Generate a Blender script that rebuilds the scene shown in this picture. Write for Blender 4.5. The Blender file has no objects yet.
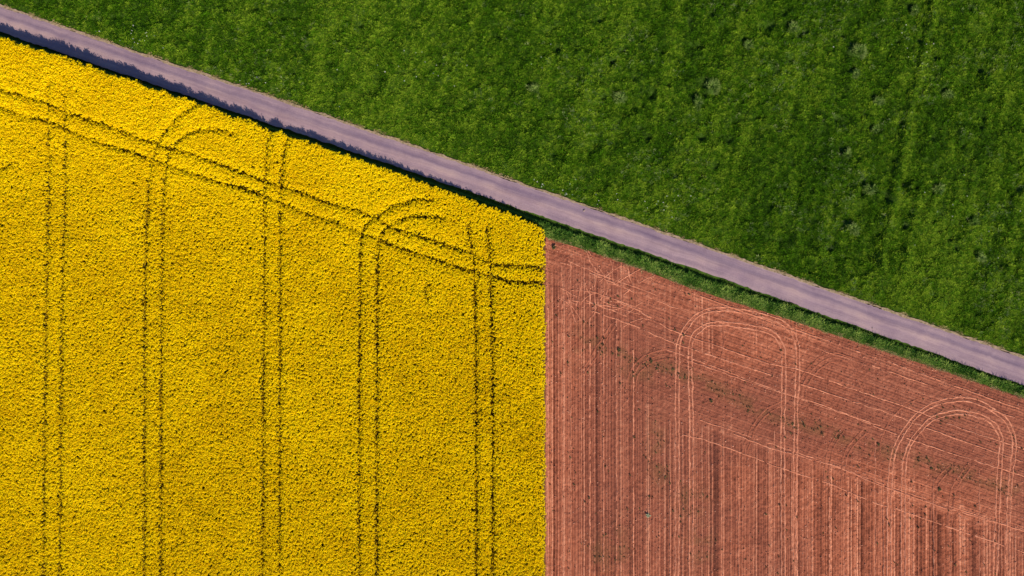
import bpy, math
import numpy as np
from mathutils import Vector

R = math.radians
rng = np.random.default_rng(7)
scene = bpy.context.scene
COL = scene.collection

# ------------------------------------------------------------------ camera, sky, sun, exposure
CAM_H = 85.0                                   # drone height in metres; 10 px of the photo = 1 m of ground
cam_d = bpy.data.cameras.new('camera')
cam_d.sensor_width = 36.0
cam_d.lens = 36.0 * CAM_H / 102.4
cam_d.clip_start = 1.0
cam_d.clip_end = 2000.0
cam = bpy.data.objects.new('camera', cam_d)
cam.location = (0, 0, CAM_H)
COL.objects.link(cam)
scene.camera = cam

SUN_AZ, SUN_EL = 25.0, 33.0                    # light comes from the lower right of the picture
sdir = Vector((math.sin(R(SUN_AZ)) * math.cos(R(SUN_EL)), -math.cos(R(SUN_AZ)) * math.cos(R(SUN_EL)), math.sin(R(SUN_EL))))
world = bpy.data.worlds.new('World')
scene.world = world
world.use_nodes = True
wn = world.node_tree
wn.nodes.clear()
sky = wn.nodes.new('ShaderNodeTexSky')
sky.sky_type = 'NISHITA'
sky.sun_disc = False
sky.sun_elevation = R(SUN_EL)
sky.ozone_density = 6.0
sky.dust_density = 0.3
sky.sun_rotation = math.atan2(sdir.x, sdir.y)
bg = wn.nodes.new('ShaderNodeBackground')
bg.inputs['Strength'].default_value = 0.10
wo = wn.nodes.new('ShaderNodeOutputWorld')
wn.links.new(sky.outputs[0], bg.inputs['Color'])
wn.links.new(bg.outputs[0], wo.inputs['Surface'])

sun_d = bpy.data.lights.new('sun', 'SUN')
sun_d.energy = 5.0
sun_d.angle = R(0.5)
sun_d.color = (1.0, 0.86, 0.65)
sun = bpy.data.objects.new('sun', sun_d)
sun.rotation_euler = sdir.to_track_quat('Z', 'Y').to_euler()
sun.location = (20, -40, 60)
COL.objects.link(sun)

scene.view_settings.view_transform = 'Standard'
scene.view_settings.look = 'None'
scene.view_settings.exposure = 0.6
scene.view_settings.gamma = 1.0
scene.view_settings.use_curve_mapping = False

# ------------------------------------------------------------------ helpers
def W(p, z=0.0):
    """plan coordinates (tenths of a metre, y down) of something seen at height z -> metres"""
    p = np.asarray(p, float)
    k = (CAM_H - z) / CAM_H * 0.1
    return np.stack([(p[..., 0] - 512) * k, (288 - p[..., 1]) * k], -1)

def hash2(ix, iy, seed):
    h = (ix.astype(np.int64) * 374761393 + iy.astype(np.int64) * 668265263 + seed * 1442695041) & 0xffffffff
    h = ((h ^ (h >> 13)) * 1274126177) & 0xffffffff
    h = ((h ^ (h >> 16)) * 2246822519) & 0xffffffff
    return ((h ^ (h >> 15)) & 0xffffff) / float(0xffffff)

def vnoise(x, y, size, seed):
    x = np.asarray(x, float) / size; y = np.asarray(y, float) / size
    ix = np.floor(x); iy = np.floor(y)
    fx = x - ix; fy = y - iy
    fx = fx * fx * (3 - 2 * fx); fy = fy * fy * (3 - 2 * fy)
    a = hash2(ix, iy, seed); b = hash2(ix + 1, iy, seed); c = hash2(ix, iy + 1, seed); d = hash2(ix + 1, iy + 1, seed)
    return (a * (1 - fx) + b * fx) * (1 - fy) + (c * (1 - fx) + d * fx) * fy

def fbm(x, y, size, seed, octaves=3):
    t = 0; amp = 1; s = 0
    for k in range(octaves):
        t = t + amp * vnoise(x, y, size / 2 ** k, seed + 17 * k); s += amp; amp *= 0.55
    return t / s

def smooth(a, b, x):
    t = np.clip((x - a) / (b - a), 0, 1)
    return t * t * (3 - 2 * t)

def seg_dist(P, line):
    """distance of points P (n,2) to a polyline"""
    line = np.asarray(line, float)
    best = np.full(len(P), 1e9)
    for a, b in zip(line[:-1], line[1:]):
        d = b - a
        L = max(d @ d, 1e-9)
        t = np.clip(((P - a) @ d) / L, 0, 1)
        q = P - (a + t[:, None] * d)
        best = np.minimum(best, np.hypot(q[:, 0], q[:, 1]))
    return best

def spline(pts, step):
    """Catmull-Rom through pts, resampled evenly"""
    p = np.asarray(pts, float)
    if len(p) > 2:
        q = np.vstack([2 * p[0] - p[1], p, 2 * p[-1] - p[-2]])
        out = []
        for i in range(1, len(q) - 2):
            t = np.linspace(0, 1, 12, endpoint=False)[:, None]
            a, b, c, d = q[i - 1], q[i], q[i + 1], q[i + 2]
            out.append(0.5 * (2 * b + (c - a) * t + (2 * a - 5 * b + 4 * c - d) * t ** 2 + (3 * b - a - 3 * c + d) * t ** 3))
        out.append(p[-1:])
        p = np.vstack(out)
    s = np.concatenate([[0], np.cumsum(np.hypot(*np.diff(p, axis=0).T))])
    n = max(2, int(s[-1] / step) + 1)
    ss = np.linspace(0, s[-1], n)
    return np.stack([np.interp(ss, s, p[:, 0]), np.interp(ss, s, p[:, 1])], 1), ss

def interp_line(pts):
    p = np.asarray(pts, float)
    def f(x):
        y = np.interp(x, p[:, 0], p[:, 1])
        s0 = (p[1, 1] - p[0, 1]) / (p[1, 0] - p[0, 0]); s1 = (p[-1, 1] - p[-2, 1]) / (p[-1, 0] - p[-2, 0])
        y = np.where(x < p[0, 0], p[0, 1] + (x - p[0, 0]) * s0, y)
        return np.where(x > p[-1, 0], p[-1, 1] + (x - p[-1, 0]) * s1, y)
    return f

def make_mesh(name, verts, faces, mats, parent=None, smooth_shade=True, attrs=None, midx=None):
    me = bpy.data.meshes.new(name)
    verts = np.asarray(verts, np.float32)
    if isinstance(faces, np.ndarray):
        n, k = faces.shape
        me.vertices.add(len(verts)); me.vertices.foreach_set('co', verts.ravel())
        me.loops.add(n * k); me.loops.foreach_set('vertex_index', faces.astype(np.int32).ravel())
        me.polygons.add(n); me.polygons.foreach_set('loop_start', np.arange(0, n * k, k, dtype=np.int32))
        me.update(calc_edges=True)
    else:
        me.from_pydata([tuple(map(float, v)) for v in verts], [], [tuple(map(int, f)) for f in faces])
    if smooth_shade:
        me.polygons.foreach_set('use_smooth', np.ones(len(me.polygons), bool))
    for k, v in (attrs or {}).items():
        at = me.attributes.new(k, 'FLOAT', 'POINT'); at.data.foreach_set('value', np.asarray(v, np.float32))
    for m in (mats if isinstance(mats, (list, tuple)) else [mats]):
        me.materials.append(m)
    if midx is not None:
        me.polygons.foreach_set('material_index', np.asarray(midx, np.int32))
    me.update()
    o = bpy.data.objects.new(name, me)
    COL.objects.link(o)
    if parent is not None:
        o.parent = parent
    return o

def tag(o, label, cat, kind=None, group=None):
    o['label'] = label; o['category'] = cat
    if kind: o['kind'] = kind
    if group: o['group'] = group
    return o

def grid_faces(nu, nv):
    i = np.arange((nu - 1) * (nv - 1)); a = (i // (nv - 1)) * nv + i % (nv - 1)
    return np.stack([a, a + nv, a + nv + 1, a + 1], 1)

# ------------------------------------------------------------------ materials
class NT:
    def __init__(self, name, rough=0.9, spec=0.15):
        self.m = bpy.data.materials.new(name); self.m.use_nodes = True
        self.t = self.m.node_tree; self.t.nodes.clear()
        self.out = self.n('ShaderNodeOutputMaterial')
        self.b = self.n('ShaderNodeBsdfPrincipled')
        self.b.inputs['Roughness'].default_value = rough
        self.b.inputs['Specular IOR Level'].default_value = spec
        self.l(self.b.outputs[0], self.out.inputs['Surface'])
    def n(self, t, **kw):
        nd = self.t.nodes.new(t)
        for k, v in kw.items(): setattr(nd, k, v)
        return nd
    def l(self, a, b): self.t.links.new(a, b)
    def attr(self, name, kind='GEOMETRY'):
        nd = self.n('ShaderNodeAttribute', attribute_name=name, attribute_type=kind); return nd.outputs['Fac']
    def coord(self, scale=(1, 1, 1), which='Object', rot=0.0):
        tc = self.n('ShaderNodeTexCoord'); mp = self.n('ShaderNodeMapping')
        mp.inputs['Scale'].default_value = scale; mp.inputs['Rotation'].default_value = (0, 0, rot)
        self.l(tc.outputs[which], mp.inputs['Vector']); return mp.outputs[0]
    def noise(self, scale, detail=4, rough=0.6, vec=None):
        nd = self.n('ShaderNodeTexNoise'); nd.inputs['Scale'].default_value = scale
        nd.inputs['Detail'].default_value = detail; nd.inputs['Roughness'].default_value = rough
        if vec is not None: self.l(vec, nd.inputs['Vector'])
        return nd.outputs['Fac']
    def ramp(self, fac, stops):
        nd = self.n('ShaderNodeValToRGB'); e = nd.color_ramp.elements
        while len(e) < len(stops): e.new(0.5)
        for el, (p, c) in zip(e, stops): el.position = p; el.color = tuple(c) + (1,) if len(c) == 3 else c
        self.l(fac, nd.inputs[0]); return nd.outputs[0]
    def mix(self, fac, a, b, mode='MIX'):
        nd = self.n('ShaderNodeMix', data_type='RGBA', blend_type=mode)
        for s, v in ((nd.inputs[0], fac), (nd.inputs[6], a), (nd.inputs[7], b)):
            if hasattr(v, 'is_output'): self.l(v, s)
            elif isinstance(v, (tuple, list)): s.default_value = tuple(v) + (1,)
            else: s.default_value = v
        return nd.outputs[2]
    def math(self, op, a, b=0.0):
        nd = self.n('ShaderNodeMath', operation=op)
        for s, v in ((nd.inputs[0], a), (nd.inputs[1], b)):
            if hasattr(v, 'is_output'): self.l(v, s)
            else: s.default_value = v
        return nd.outputs[0]
    def color(self, c):
        if hasattr(c, 'is_output'): self.l(c, self.b.inputs['Base Color'])
        else: self.b.inputs['Base Color'].default_value = tuple(c) + (1,)
        return self
    def bump(self, h, strength=0.5, dist=0.05):
        nd = self.n('ShaderNodeBump'); nd.inputs['Strength'].default_value = strength; nd.inputs['Distance'].default_value = dist
        self.l(h, nd.inputs['Height']); self.l(nd.outputs[0], self.b.inputs['Normal']); return self
    def translucent(self, c, f):
        tr = self.n('ShaderNodeBsdfTranslucent'); mx = self.n('ShaderNodeMixShader')
        if hasattr(c, 'is_output'): self.l(c, tr.inputs['Color'])
        else: tr.inputs['Color'].default_value = tuple(c) + (1,)
        mx.inputs[0].default_value = f
        self.l(self.b.outputs[0], mx.inputs[1]); self.l(tr.outputs[0], mx.inputs[2]); self.l(mx.outputs[0], self.out.inputs['Surface'])
        return self

M = {}
def instance_tint(nt, dark, mid, light, spread=0.5):
    """colour of a scattered plant: its own patch value plus a random difference from its neighbours"""
    oi = nt.n('ShaderNodeObjectInfo')
    v = nt.math('ADD', nt.math('MULTIPLY', nt.math('SUBTRACT', oi.outputs['Random'], 0.5), spread), nt.attr('tint', 'INSTANCER'))
    return nt.ramp(v, [(0.0, dark), (0.5, mid), (1.0, light)])

def leafy(name, dark, mid, light, spread=0.5, tr=0.25):
    nt = NT(name, 0.7, 0.06)
    c = instance_tint(nt, dark, mid, light, spread)
    nt.color(c); nt.translucent(c, tr); M[name] = nt.m

leafy('petal', (0.76, 0.52, 0.001), (0.90, 0.69, 0.001), (0.95, 0.79, 0.003), 0.7, 0.42)
leafy('rape_leaf', (0.22, 0.15, 0.012), (0.28, 0.20, 0.015), (0.33, 0.25, 0.02), 0.6, 0.35)
leafy('meadow_blade', (0.018, 0.058, 0.001), (0.062, 0.170, 0.002), (0.215, 0.330, 0.018), 1.15, 0.2)
leafy('pale_blade', (0.09, 0.14, 0.05), (0.20, 0.27, 0.10), (0.34, 0.40, 0.16), 0.5, 0.2)
leafy('verge_blade', (0.018, 0.060, 0.008), (0.065, 0.16, 0.016), (0.26, 0.36, 0.07), 0.9, 0.2)
leafy('dry_blade', (0.22, 0.16, 0.07), (0.36, 0.28, 0.13), (0.48, 0.39, 0.20), 0.6, 0.15)
leafy('weed_leaf', (0.035, 0.028, 0.014), (0.062, 0.052, 0.022), (0.11, 0.10, 0.04), 0.7, 0.15)
leafy('white_petal', (0.55, 0.55, 0.5), (0.7, 0.7, 0.66), (0.8, 0.8, 0.76), 0.4, 0.1)

# bare tilled soil: colour of each drill row, dry crests, damp patches, fine crumb
nt = NT('tilled_soil', 0.95, 0.05)
n1 = nt.noise(9.0, 6, 0.75, nt.coord())
n2 = nt.noise(0.09, 3, 0.5, nt.coord())
c = nt.ramp(nt.attr('pale'), [(0.0, (0.100, 0.030, 0.018)), (0.3, (0.262, 0.080, 0.044)), (0.6, (0.40, 0.137, 0.077)), (1.0, (0.66, 0.285, 0.170))])
c = nt.mix(nt.math('MULTIPLY', nt.attr('damp'), 0.45), c, (0.165, 0.058, 0.042))
c = nt.mix(nt.math('MULTIPLY', nt.attr('green'), 0.5), c, (0.15, 0.075, 0.035))
c = nt.mix(0.55, c, nt.ramp(n1, [(0.25, (0.42, 0.40, 0.40)), (0.5, (0.95, 0.95, 0.95)), (0.78, (1.55, 1.5, 1.5))]), 'MULTIPLY')
nt.color(c).bump(nt.noise(14, 5, 0.7, nt.coord()), 0.9, 0.06); M['soil'] = nt.m

nt = NT('crushed_soil', 0.95, 0.05)
n1 = nt.noise(7.0, 6, 0.7, nt.coord()); n2 = nt.noise(1.1, 3, 0.6, nt.coord())
c = nt.ramp(nt.math('ADD', nt.math('MULTIPLY', n1, 0.6), nt.math('MULTIPLY', n2, 0.5)), [(0.36, (0.285, 0.094, 0.055)), (0.55, (0.45, 0.170, 0.101)), (0.75, (0.66, 0.30, 0.188))])
nt.color(c).bump(nt.noise(14, 4, 0.7, nt.coord()), 0.7, 0.05); M['crushed'] = nt.m

nt = NT('pressed_soil', 0.95, 0.05)
n1 = nt.noise(7.0, 6, 0.7, nt.coord()); n2 = nt.noise(0.9, 3, 0.6, nt.coord())
c = nt.ramp(nt.math('ADD', nt.math('MULTIPLY', n1, 0.55), nt.math('MULTIPLY', n2, 0.5)), [(0.38, (0.16, 0.050, 0.030)), (0.55, (0.27, 0.088, 0.052)), (0.75, (0.43, 0.16, 0.095))])
nt.color(c).bump(nt.noise(14, 4, 0.7, nt.coord()), 0.7, 0.05); M['pressed'] = nt.m

nt = NT('clod', 0.95, 0.05)
oi = nt.n('ShaderNodeObjectInfo')
nt.color(nt.ramp(oi.outputs['Random'], [(0.0, (0.14, 0.048, 0.032)), (0.6, (0.32, 0.12, 0.08)), (1.0, (0.55, 0.27, 0.18))])); M['clod'] = nt.m

nt = NT('crop_soil', 0.95, 0.05)
nt.color(nt.ramp(nt.noise(2.5, 5, 0.7, nt.coord()), [(0.3, (0.10, 0.055, 0.02)), (0.6, (0.17, 0.085, 0.04)), (0.8, (0.22, 0.12, 0.06))])); M['crop_soil'] = nt.m

nt = NT('turf_soil', 0.95, 0.05)
nt.color(nt.ramp(nt.noise(1.5, 5, 0.7, nt.coord()), [(0.3, (0.022, 0.045, 0.006)), (0.6, (0.04, 0.08, 0.010)), (0.8, (0.07, 0.10, 0.02))])); M['turf'] = nt.m

nt = NT('far_ground', 0.95, 0.05)
nt.color(nt.ramp(nt.noise(0.05, 6, 0.7, nt.coord()), [(0.35, (0.04, 0.09, 0.012)), (0.6, (0.07, 0.12, 0.02)), (0.75, (0.10, 0.12, 0.03))])); M['far'] = nt.m

ROAD_ANG = math.atan2(-0.3457, 1.0)
nt = NT('worn_lane', 0.85, 0.25)
uv = nt.n('ShaderNodeUVMap', uv_map='UVMap')
def uvmap(scale):
    mp = nt.n('ShaderNodeMapping'); mp.inputs['Scale'].default_value = scale; nt.l(uv.outputs[0], mp.inputs[0]); return mp.outputs[0]
fine = nt.noise(11, 6, 0.75, nt.coord()); blot = nt.noise(0.55, 4, 0.6, nt.coord())
streak = nt.noise(1.0, 5, 0.65, uvmap((0.10, 2.6, 1))); streak2 = nt.noise(1.0, 3, 0.6, uvmap((0.035, 1.1, 1)))
c = nt.ramp(nt.attr('lane'), [(0.0, (0.190, 0.132, 0.180)), (0.5, (0.262, 0.182, 0.214)), (1.0, (0.350, 0.243, 0.236))])
c = nt.mix(0.8, c, nt.ramp(streak, [(0.3, (0.70, 0.68, 0.76)), (0.5, (1, 1, 1)), (0.72, (1.22, 1.22, 1.14))]), 'MULTIPLY')
c = nt.mix(0.7, c, nt.ramp(streak2, [(0.32, (0.78, 0.76, 0.86)), (0.5, (1, 1, 1)), (0.7, (1.15, 1.14, 1.06))]), 'MULTIPLY')
c = nt.mix(0.7, c, nt.ramp(fine, [(0.28, (0.66, 0.66, 0.68)), (0.5, (1, 1, 1)), (0.74, (1.3, 1.3, 1.28))]), 'MULTIPLY')
c = nt.mix(0.9, c, nt.ramp(blot, [(0.3, (0.80, 0.78, 0.84)), (0.55, (1, 1, 1)), (0.75, (1.12, 1.10, 1.04))]), 'MULTIPLY')
nt.color(c).bump(fine, 0.35, 0.02); M['road'] = nt.m

nt = NT('dusty_shoulder', 0.95, 0.05)
n1 = nt.noise(5.0, 6, 0.75, nt.coord())
nt.color(nt.ramp(n1, [(0.3, (0.08, 0.09, 0.03)), (0.5, (0.26, 0.19, 0.12)), (0.72, (0.42, 0.31, 0.24))])).bump(n1, 0.6, 0.05); M['shoulder'] = nt.m
nt = NT('stone', 0.9, 0.2)
nt.color(nt.ramp(nt.noise(12, 4, 0.6, nt.coord()), [(0.3, (0.12, 0.08, 0.085)), (0.7, (0.30, 0.22, 0.22))])); M['stone'] = nt.m

# ------------------------------------------------------------------ plan of the place (tenths of metres)
X0, X1, Y0, Y1 = -75, 1100, -75, 650
road_up = interp_line([(0, 6), (128, 50), (256, 92.5), (406, 144), (512, 181), (640, 225), (768, 269.5), (820, 287.5), (1024, 358)])
road_lo = interp_line([(0, 32), (128, 75.5), (256, 119), (406, 170), (512, 206), (640, 250), (737, 284), (768, 295), (1024, 385)])
rape_top = interp_line([(0, 37), (128, 80), (256, 124), (420, 181), (512, 213), (545, 228)])
soil_top = interp_line([(545, 236), (560, 241), (590, 250), (660, 275), (690, 287), (768, 312), (840, 335.5), (900, 355.5), (960, 375.5), (1024, 397)])
EDGE_X = 545.5

def strip_mesh(name, fa, fb, x0, x1, step, nv, zf, mat, jitter=0.0, seed=1, attr=None, parent=None):
    """a sheet between two plan curves fa (up) and fb (down)"""
    xs = np.arange(x0, x1 + step, step); n = len(xs)
    A = W(np.stack([xs, fa(xs)], 1)); B = W(np.stack([xs, fb(xs)], 1))
    ja = (fbm(xs, xs * 0, 12, seed) - 0.5) * 2 * jitter + (vnoise(xs, xs * 0, 3.1, seed + 3) - 0.5) * jitter
    jb = (fbm(xs, xs * 0 + 50, 12, seed + 9) - 0.5) * 2 * jitter + (vnoise(xs, xs * 0 + 9, 3.1, seed + 4) - 0.5) * jitter
    nrm = np.array([0.327, 0.945])
    A = A + ja[:, None] * nrm; B = B + jb[:, None] * nrm
    t = np.linspace(0, 1, nv)
    P = A[:, None, :] * (1 - t)[None, :, None] + B[:, None, :] * t[None, :, None]
    X = P[..., 0].ravel(); Y = P[..., 1].ravel(); T = np.tile(t, n)
    V = np.stack([X, Y, zf(X, Y, T)], 1)
    o = make_mesh(name, V, grid_faces(n, nv)[:, ::-1], mat, parent, attrs={k: f(X, Y, T) for k, f in (attr or {}).items()})
    uvl = o.data.uv_layers.new(name='UVMap')
    vi = np.empty(len(o.data.loops), np.int32); o.data.loops.foreach_get('vertex_index', vi)
    s = np.repeat(xs * 0.1058, nv); w = T * 2.5
    uvl.data.foreach_set('uv', np.stack([s[vi], w[vi]], 1).astype(np.float32).ravel())
    return o

# ------------------------------------------------------------------ large structure
# far ground, one sheet well past the frame
g = np.linspace(-450, 450, 61)
GX, GY = np.meshgrid(g, g, indexing='ij')
ground = make_mesh('ground', np.stack([GX.ravel(), GY.ravel(), np.full(GX.size, -0.6)], 1), grid_faces(61, 61), M['far'])
tag(ground, 'flat green farmland stretching out beyond the fields', 'ground', 'structure')

def lane_z(X, Y, T):
    return 0.05 + 0.05 * (1 - (2 * T - 1) ** 2) - 0.02 * (np.exp(-((T - 0.27) / 0.10) ** 2) + np.exp(-((T - 0.73) / 0.10) ** 2)) + 0.012 * (fbm(X, Y, 0.8, 31) - 0.5)
def lane_c(X, Y, T):
    rut = np.exp(-((T - 0.30) / 0.09) ** 2)
    edge = smooth(0.86, 1.0, np.abs(2 * T - 1))
    mid = np.exp(-((T - 0.52) / 0.13) ** 2)
    return np.clip(0.45 - 0.38 * rut + 0.22 * mid + 0.35 * edge * (T < 0.5) + (fbm(X, Y, 2.0, 8) - 0.5) * 0.5, 0, 1)
road = strip_mesh('farm_road', road_up, road_lo, X0 - 40, X1 + 40, 1.5, 26, lane_z, M['road'], 0.10, 5, {'lane': lane_c})
tag(road, 'narrow mauve farm road running diagonally between the fields', 'road', 'structure')

# meadow ground: a rough sheet with lumps under the grass
TUSSOCKS = [
    (711, 87, 1.45, 'large pale tussock with a bright crescent rim in mid pasture', True),
    (698, 103, 1.1, 'pale patchy tussock just below the crescent rimmed tussock', False),
    (620, 99, 1.2, 'pale tussock left of centre in the pasture, with shaded hollow beside it', False),
    (857, 52, 1.35, 'whitish round tussock in the upper right pasture', True),
    (855, 74, 0.8, 'small tussock right below the whitish round one', False),
    (878, 101, 1.0, 'tussock with shaded hollow, between the whitish round one and the mowing ridge', False),
    (793, 28, 1.0, 'tussock near the top edge, right of centre', False),
    (914, 11, 0.9, 'tussock touching the top edge, at the head of the mowing ridge', False),
    (847, 155, 0.9, 'small dark sided tussock halfway down the right pasture', False),
    (870, 189, 1.1, 'whitish tussock halfway between the top edge and the road, at right', False),
    (853, 228, 1.3, 'wide pale tussock nearest the road on the right', False),
    (948, 95, 1.0, 'tussock just right of the mowing ridge', False),
    (973, 223, 0.9, 'lone tussock low in the far right pasture', False),
    (980, 257, 1.0, 'pale tussock just above the road near the right edge', False),
    (536, 90, 1.0, 'faint tussock left of centre, above the diagonal road', False),
    (748, 45, 0.9, 'slim pale tussock above and right of the crescent rimmed one', False),
    (939, 190, 0.9, 'tussock at far right, level with the whitish one', False),
    (875, 130, 0.85, 'small tussock between the two whitish tussocks', False),
]
HOLLOWS = []                                             # x, y, radius, depth of pasture hollows, sunk and tinted dark for shade
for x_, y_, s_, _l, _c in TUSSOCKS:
    q_ = W((x_ - 4.5 * s_, y_ - 3.5 * s_)); HOLLOWS.append((q_[0], q_[1], 0.42 * s_, 0.28))  # hollow on each tussock's shadow side, standing in for its shade
_r = np.random.default_rng(90)
for x_, y_ in [(612, 62), (635, 78), (652, 93), (557, 50), (640, 128), (668, 85), (690, 20), (702, 138), (730, 140), (772, 25), (800, 35), (836, 118), (872, 128), (898, 42), (920, 42), (648, 138), (700, 45), (843, 160), (905, 185), (890, 200), (938, 232), (950, 240), (830, 250), (905, 227), (1020, 190), (940, 20), (990, 100), (775, 70), (790, 60), (360, 25), (498, 37), (600, 20), (780, 240)]:
    q_ = W((x_, y_)); HOLLOWS.append((q_[0], q_[1], _r.uniform(0.28, 0.5), _r.uniform(0.2, 0.36)))
for _k in range(70):
    x_, y_ = _r.uniform(580, 1060), _r.uniform(-20, 250)
    if road_up(np.array(x_)) - y_ < 70: continue
    q_ = W((x_, y_)); HOLLOWS.append((q_[0], q_[1], _r.uniform(0.2, 0.4), _r.uniform(0.15, 0.32)))
def meadow_h(X, Y):
    h = (fbm(X, Y, 1.5, 41, 3) - 0.5) * 0.62 + (fbm(X, Y, 0.75, 43, 2) - 0.5) * 0.26 + (fbm(X, Y, 7.0, 42, 2) - 0.5) * 0.35
    # old wheel ridges of mowing, nearly along the frame's height
    u = X - 0.2 * Y
    for c0, a, w in ((36.5, 0.34, 0.40), (38.9, 0.16, 0.5), (27.6, 0.13, 0.4), (49.3, 0.15, 0.5), (3.4, 0.12, 0.6), (17.5, 0.09, 0.5), (44.2, 0.11, 0.4)):
        h = h + a * np.exp(-((u - c0 - 0.5 * (vnoise(X * 0, Y, 6, 77) - 0.5)) / w) ** 2) * (0.35 + 0.9 * vnoise(X, Y, 3.0, int(c0 * 7)))
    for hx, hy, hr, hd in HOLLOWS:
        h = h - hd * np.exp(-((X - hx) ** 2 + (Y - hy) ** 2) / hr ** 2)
    return h
xs = np.arange(X0 - 40, X1 + 41, 2.0); nv = 190
tt = np.linspace(0, 1, nv) ** 1.15
P = np.stack([np.repeat(xs, nv), (road_up(xs)[:, None] - 1.0 + (-130 - road_up(xs)[:, None]) * tt[None]).ravel()], 1)
Q = W(P)
dist_px = road_up(P[:, 0]) - P[:, 1]
meadow_z = lambda X, Y, d: -0.02 + meadow_h(X, Y) * smooth(3, 14, d) + 0.03 * smooth(0, 6, d)
meadow = make_mesh('meadow', np.column_stack([Q, meadow_z(Q[:, 0], Q[:, 1], dist_px)]), grid_faces(len(xs), nv), M['turf'])
tag(meadow, 'uneven green pasture ground filling the upper right', 'meadow', 'structure')

shoulder = strip_mesh('road_shoulder', lambda x: road_up(x) - 1.8, lambda x: road_up(x) + 0.5, X0 - 40, X1 + 40, 1.5, 4,
                      lambda X, Y, T: 0.055 + 0.03 * fbm(X, Y, 0.3, 3), M['shoulder'], 0.11, 23)
tag(shoulder, 'thin dusty tan rim between the road and the pasture', 'road shoulder', 'structure')

verge_z = lambda X, Y, T: 0.03 - 0.26 * np.exp(-((T - 0.24) / 0.14) ** 2) + 0.10 * smooth(0.3, 0.6, T) + 0.06 * (fbm(X, Y, 0.7, 15) - 0.5)
verge = strip_mesh('verge', lambda x: road_lo(x) - 0.6, lambda x: np.where(x < 545, rape_top(x) + 4, soil_top(x) + 1.0), X0 - 40, X1 + 40, 1.5, 14, verge_z, M['turf'], 0.05, 61)
tag(verge, 'strip of green roadside verge below the road', 'verge', 'structure')

# ground under the rapeseed
xs = np.arange(X0 - 40, EDGE_X + 0.1, 4.0); xs[-1] = EDGE_X
nv = 120; tt = np.linspace(0, 1, nv)
ytop = rape_top(xs) + 2
P = np.stack([np.repeat(xs, nv), (ytop[:, None] + (Y1 + 40 - ytop[:, None]) * tt[None]).ravel()], 1); Q = W(P)
crop_z = lambda X, Y: -0.03 + 0.10 * (fbm(X, Y, 3, 55) - 0.5)
crop_soil = make_mesh('crop_soil', np.column_stack([Q, crop_z(Q[:, 0], Q[:, 1])]), grid_faces(len(xs), nv)[:, ::-1], M['crop_soil'])
tag(crop_soil, 'dark earth under the yellow flowering crop', 'field soil', 'structure')

# ------------------------------------------------------------------ tilled soil field
def rows(seed, lo, hi, smin, smax):
    r = np.random.default_rng(seed); c = [lo]
    while c[-1] < hi: c.append(c[-1] + r.uniform(smin, smax))
    c = np.array(c); n = len(c)
    amp = r.uniform(0.35, 1.0, n); pale = np.clip(r.normal(0.50, 0.30, n), 0.0, 1); wid = r.uniform(0.045, 0.10, n)
    base = np.clip(r.normal(0.25, 0.19, n), 0.0, 0.7)
    return c, amp, pale, wid, base
def row_eval(rw, u):
    c, amp, pale, wid, base = rw
    k = np.clip(np.searchsorted(c, u), 1, len(c) - 1)
    d0 = np.abs(u - c[k - 1]); d1 = np.abs(u - c[k]); near = np.where(d0 < d1, k - 1, k); d = np.minimum(d0, d1)
    g = np.exp(-(d / wid[near]) ** 2)
    f = (u - c[k - 1]) / (c[k] - c[k - 1])
    b = base[k - 1] * (1 - f) + base[k] * f
    return amp[near] * g, b * (1 - g) + g * np.maximum(pale[near], b)
RV = rows(3, -2, 62, 0.16, 0.36)
RO = rows(4, -60, 60, 0.15, 0.30)
SL = 0.352                                               # slope of the headland rows
low_edge = interp_line([(620, 418), (682, 434), (752, 457), (793, 472), (873, 502), (948, 527), (1023, 552)])

WEED_BAND = [(588, 338), (604, 352), (622, 352), (650, 362), (676, 372), (700, 381), (735, 397), (762, 410), (790, 421), (825, 432), (850, 440), (905, 458), (950, 470), (992, 483), (1030, 497)]
WEED_PATCH = [(656, 440, 9, 26), (660, 470, 10, 18), (690, 500, 16, 18), (600, 556, 14, 20), (620, 548, 8, 26), (582, 345, 14, 22), (640, 372, 22, 12), (655, 362, 16, 8), (845, 438, 16, 8), (700, 545, 14, 20), (950, 415, 14, 6)]
def weed_density(P):
    d = seg_dist(P, WEED_BAND)
    v = 0.85 * np.exp(-(d / 7.5) ** 2)
    for x, y, a, b in WEED_PATCH:
        v = np.maximum(v, 0.8 * np.exp(-((P[:, 0] - x) / a) ** 2 - ((P[:, 1] - y) / b) ** 2))
    return v * smooth(0.30, 0.62, fbm(P[:, 0], P[:, 1], 9, 91, 3))

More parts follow.
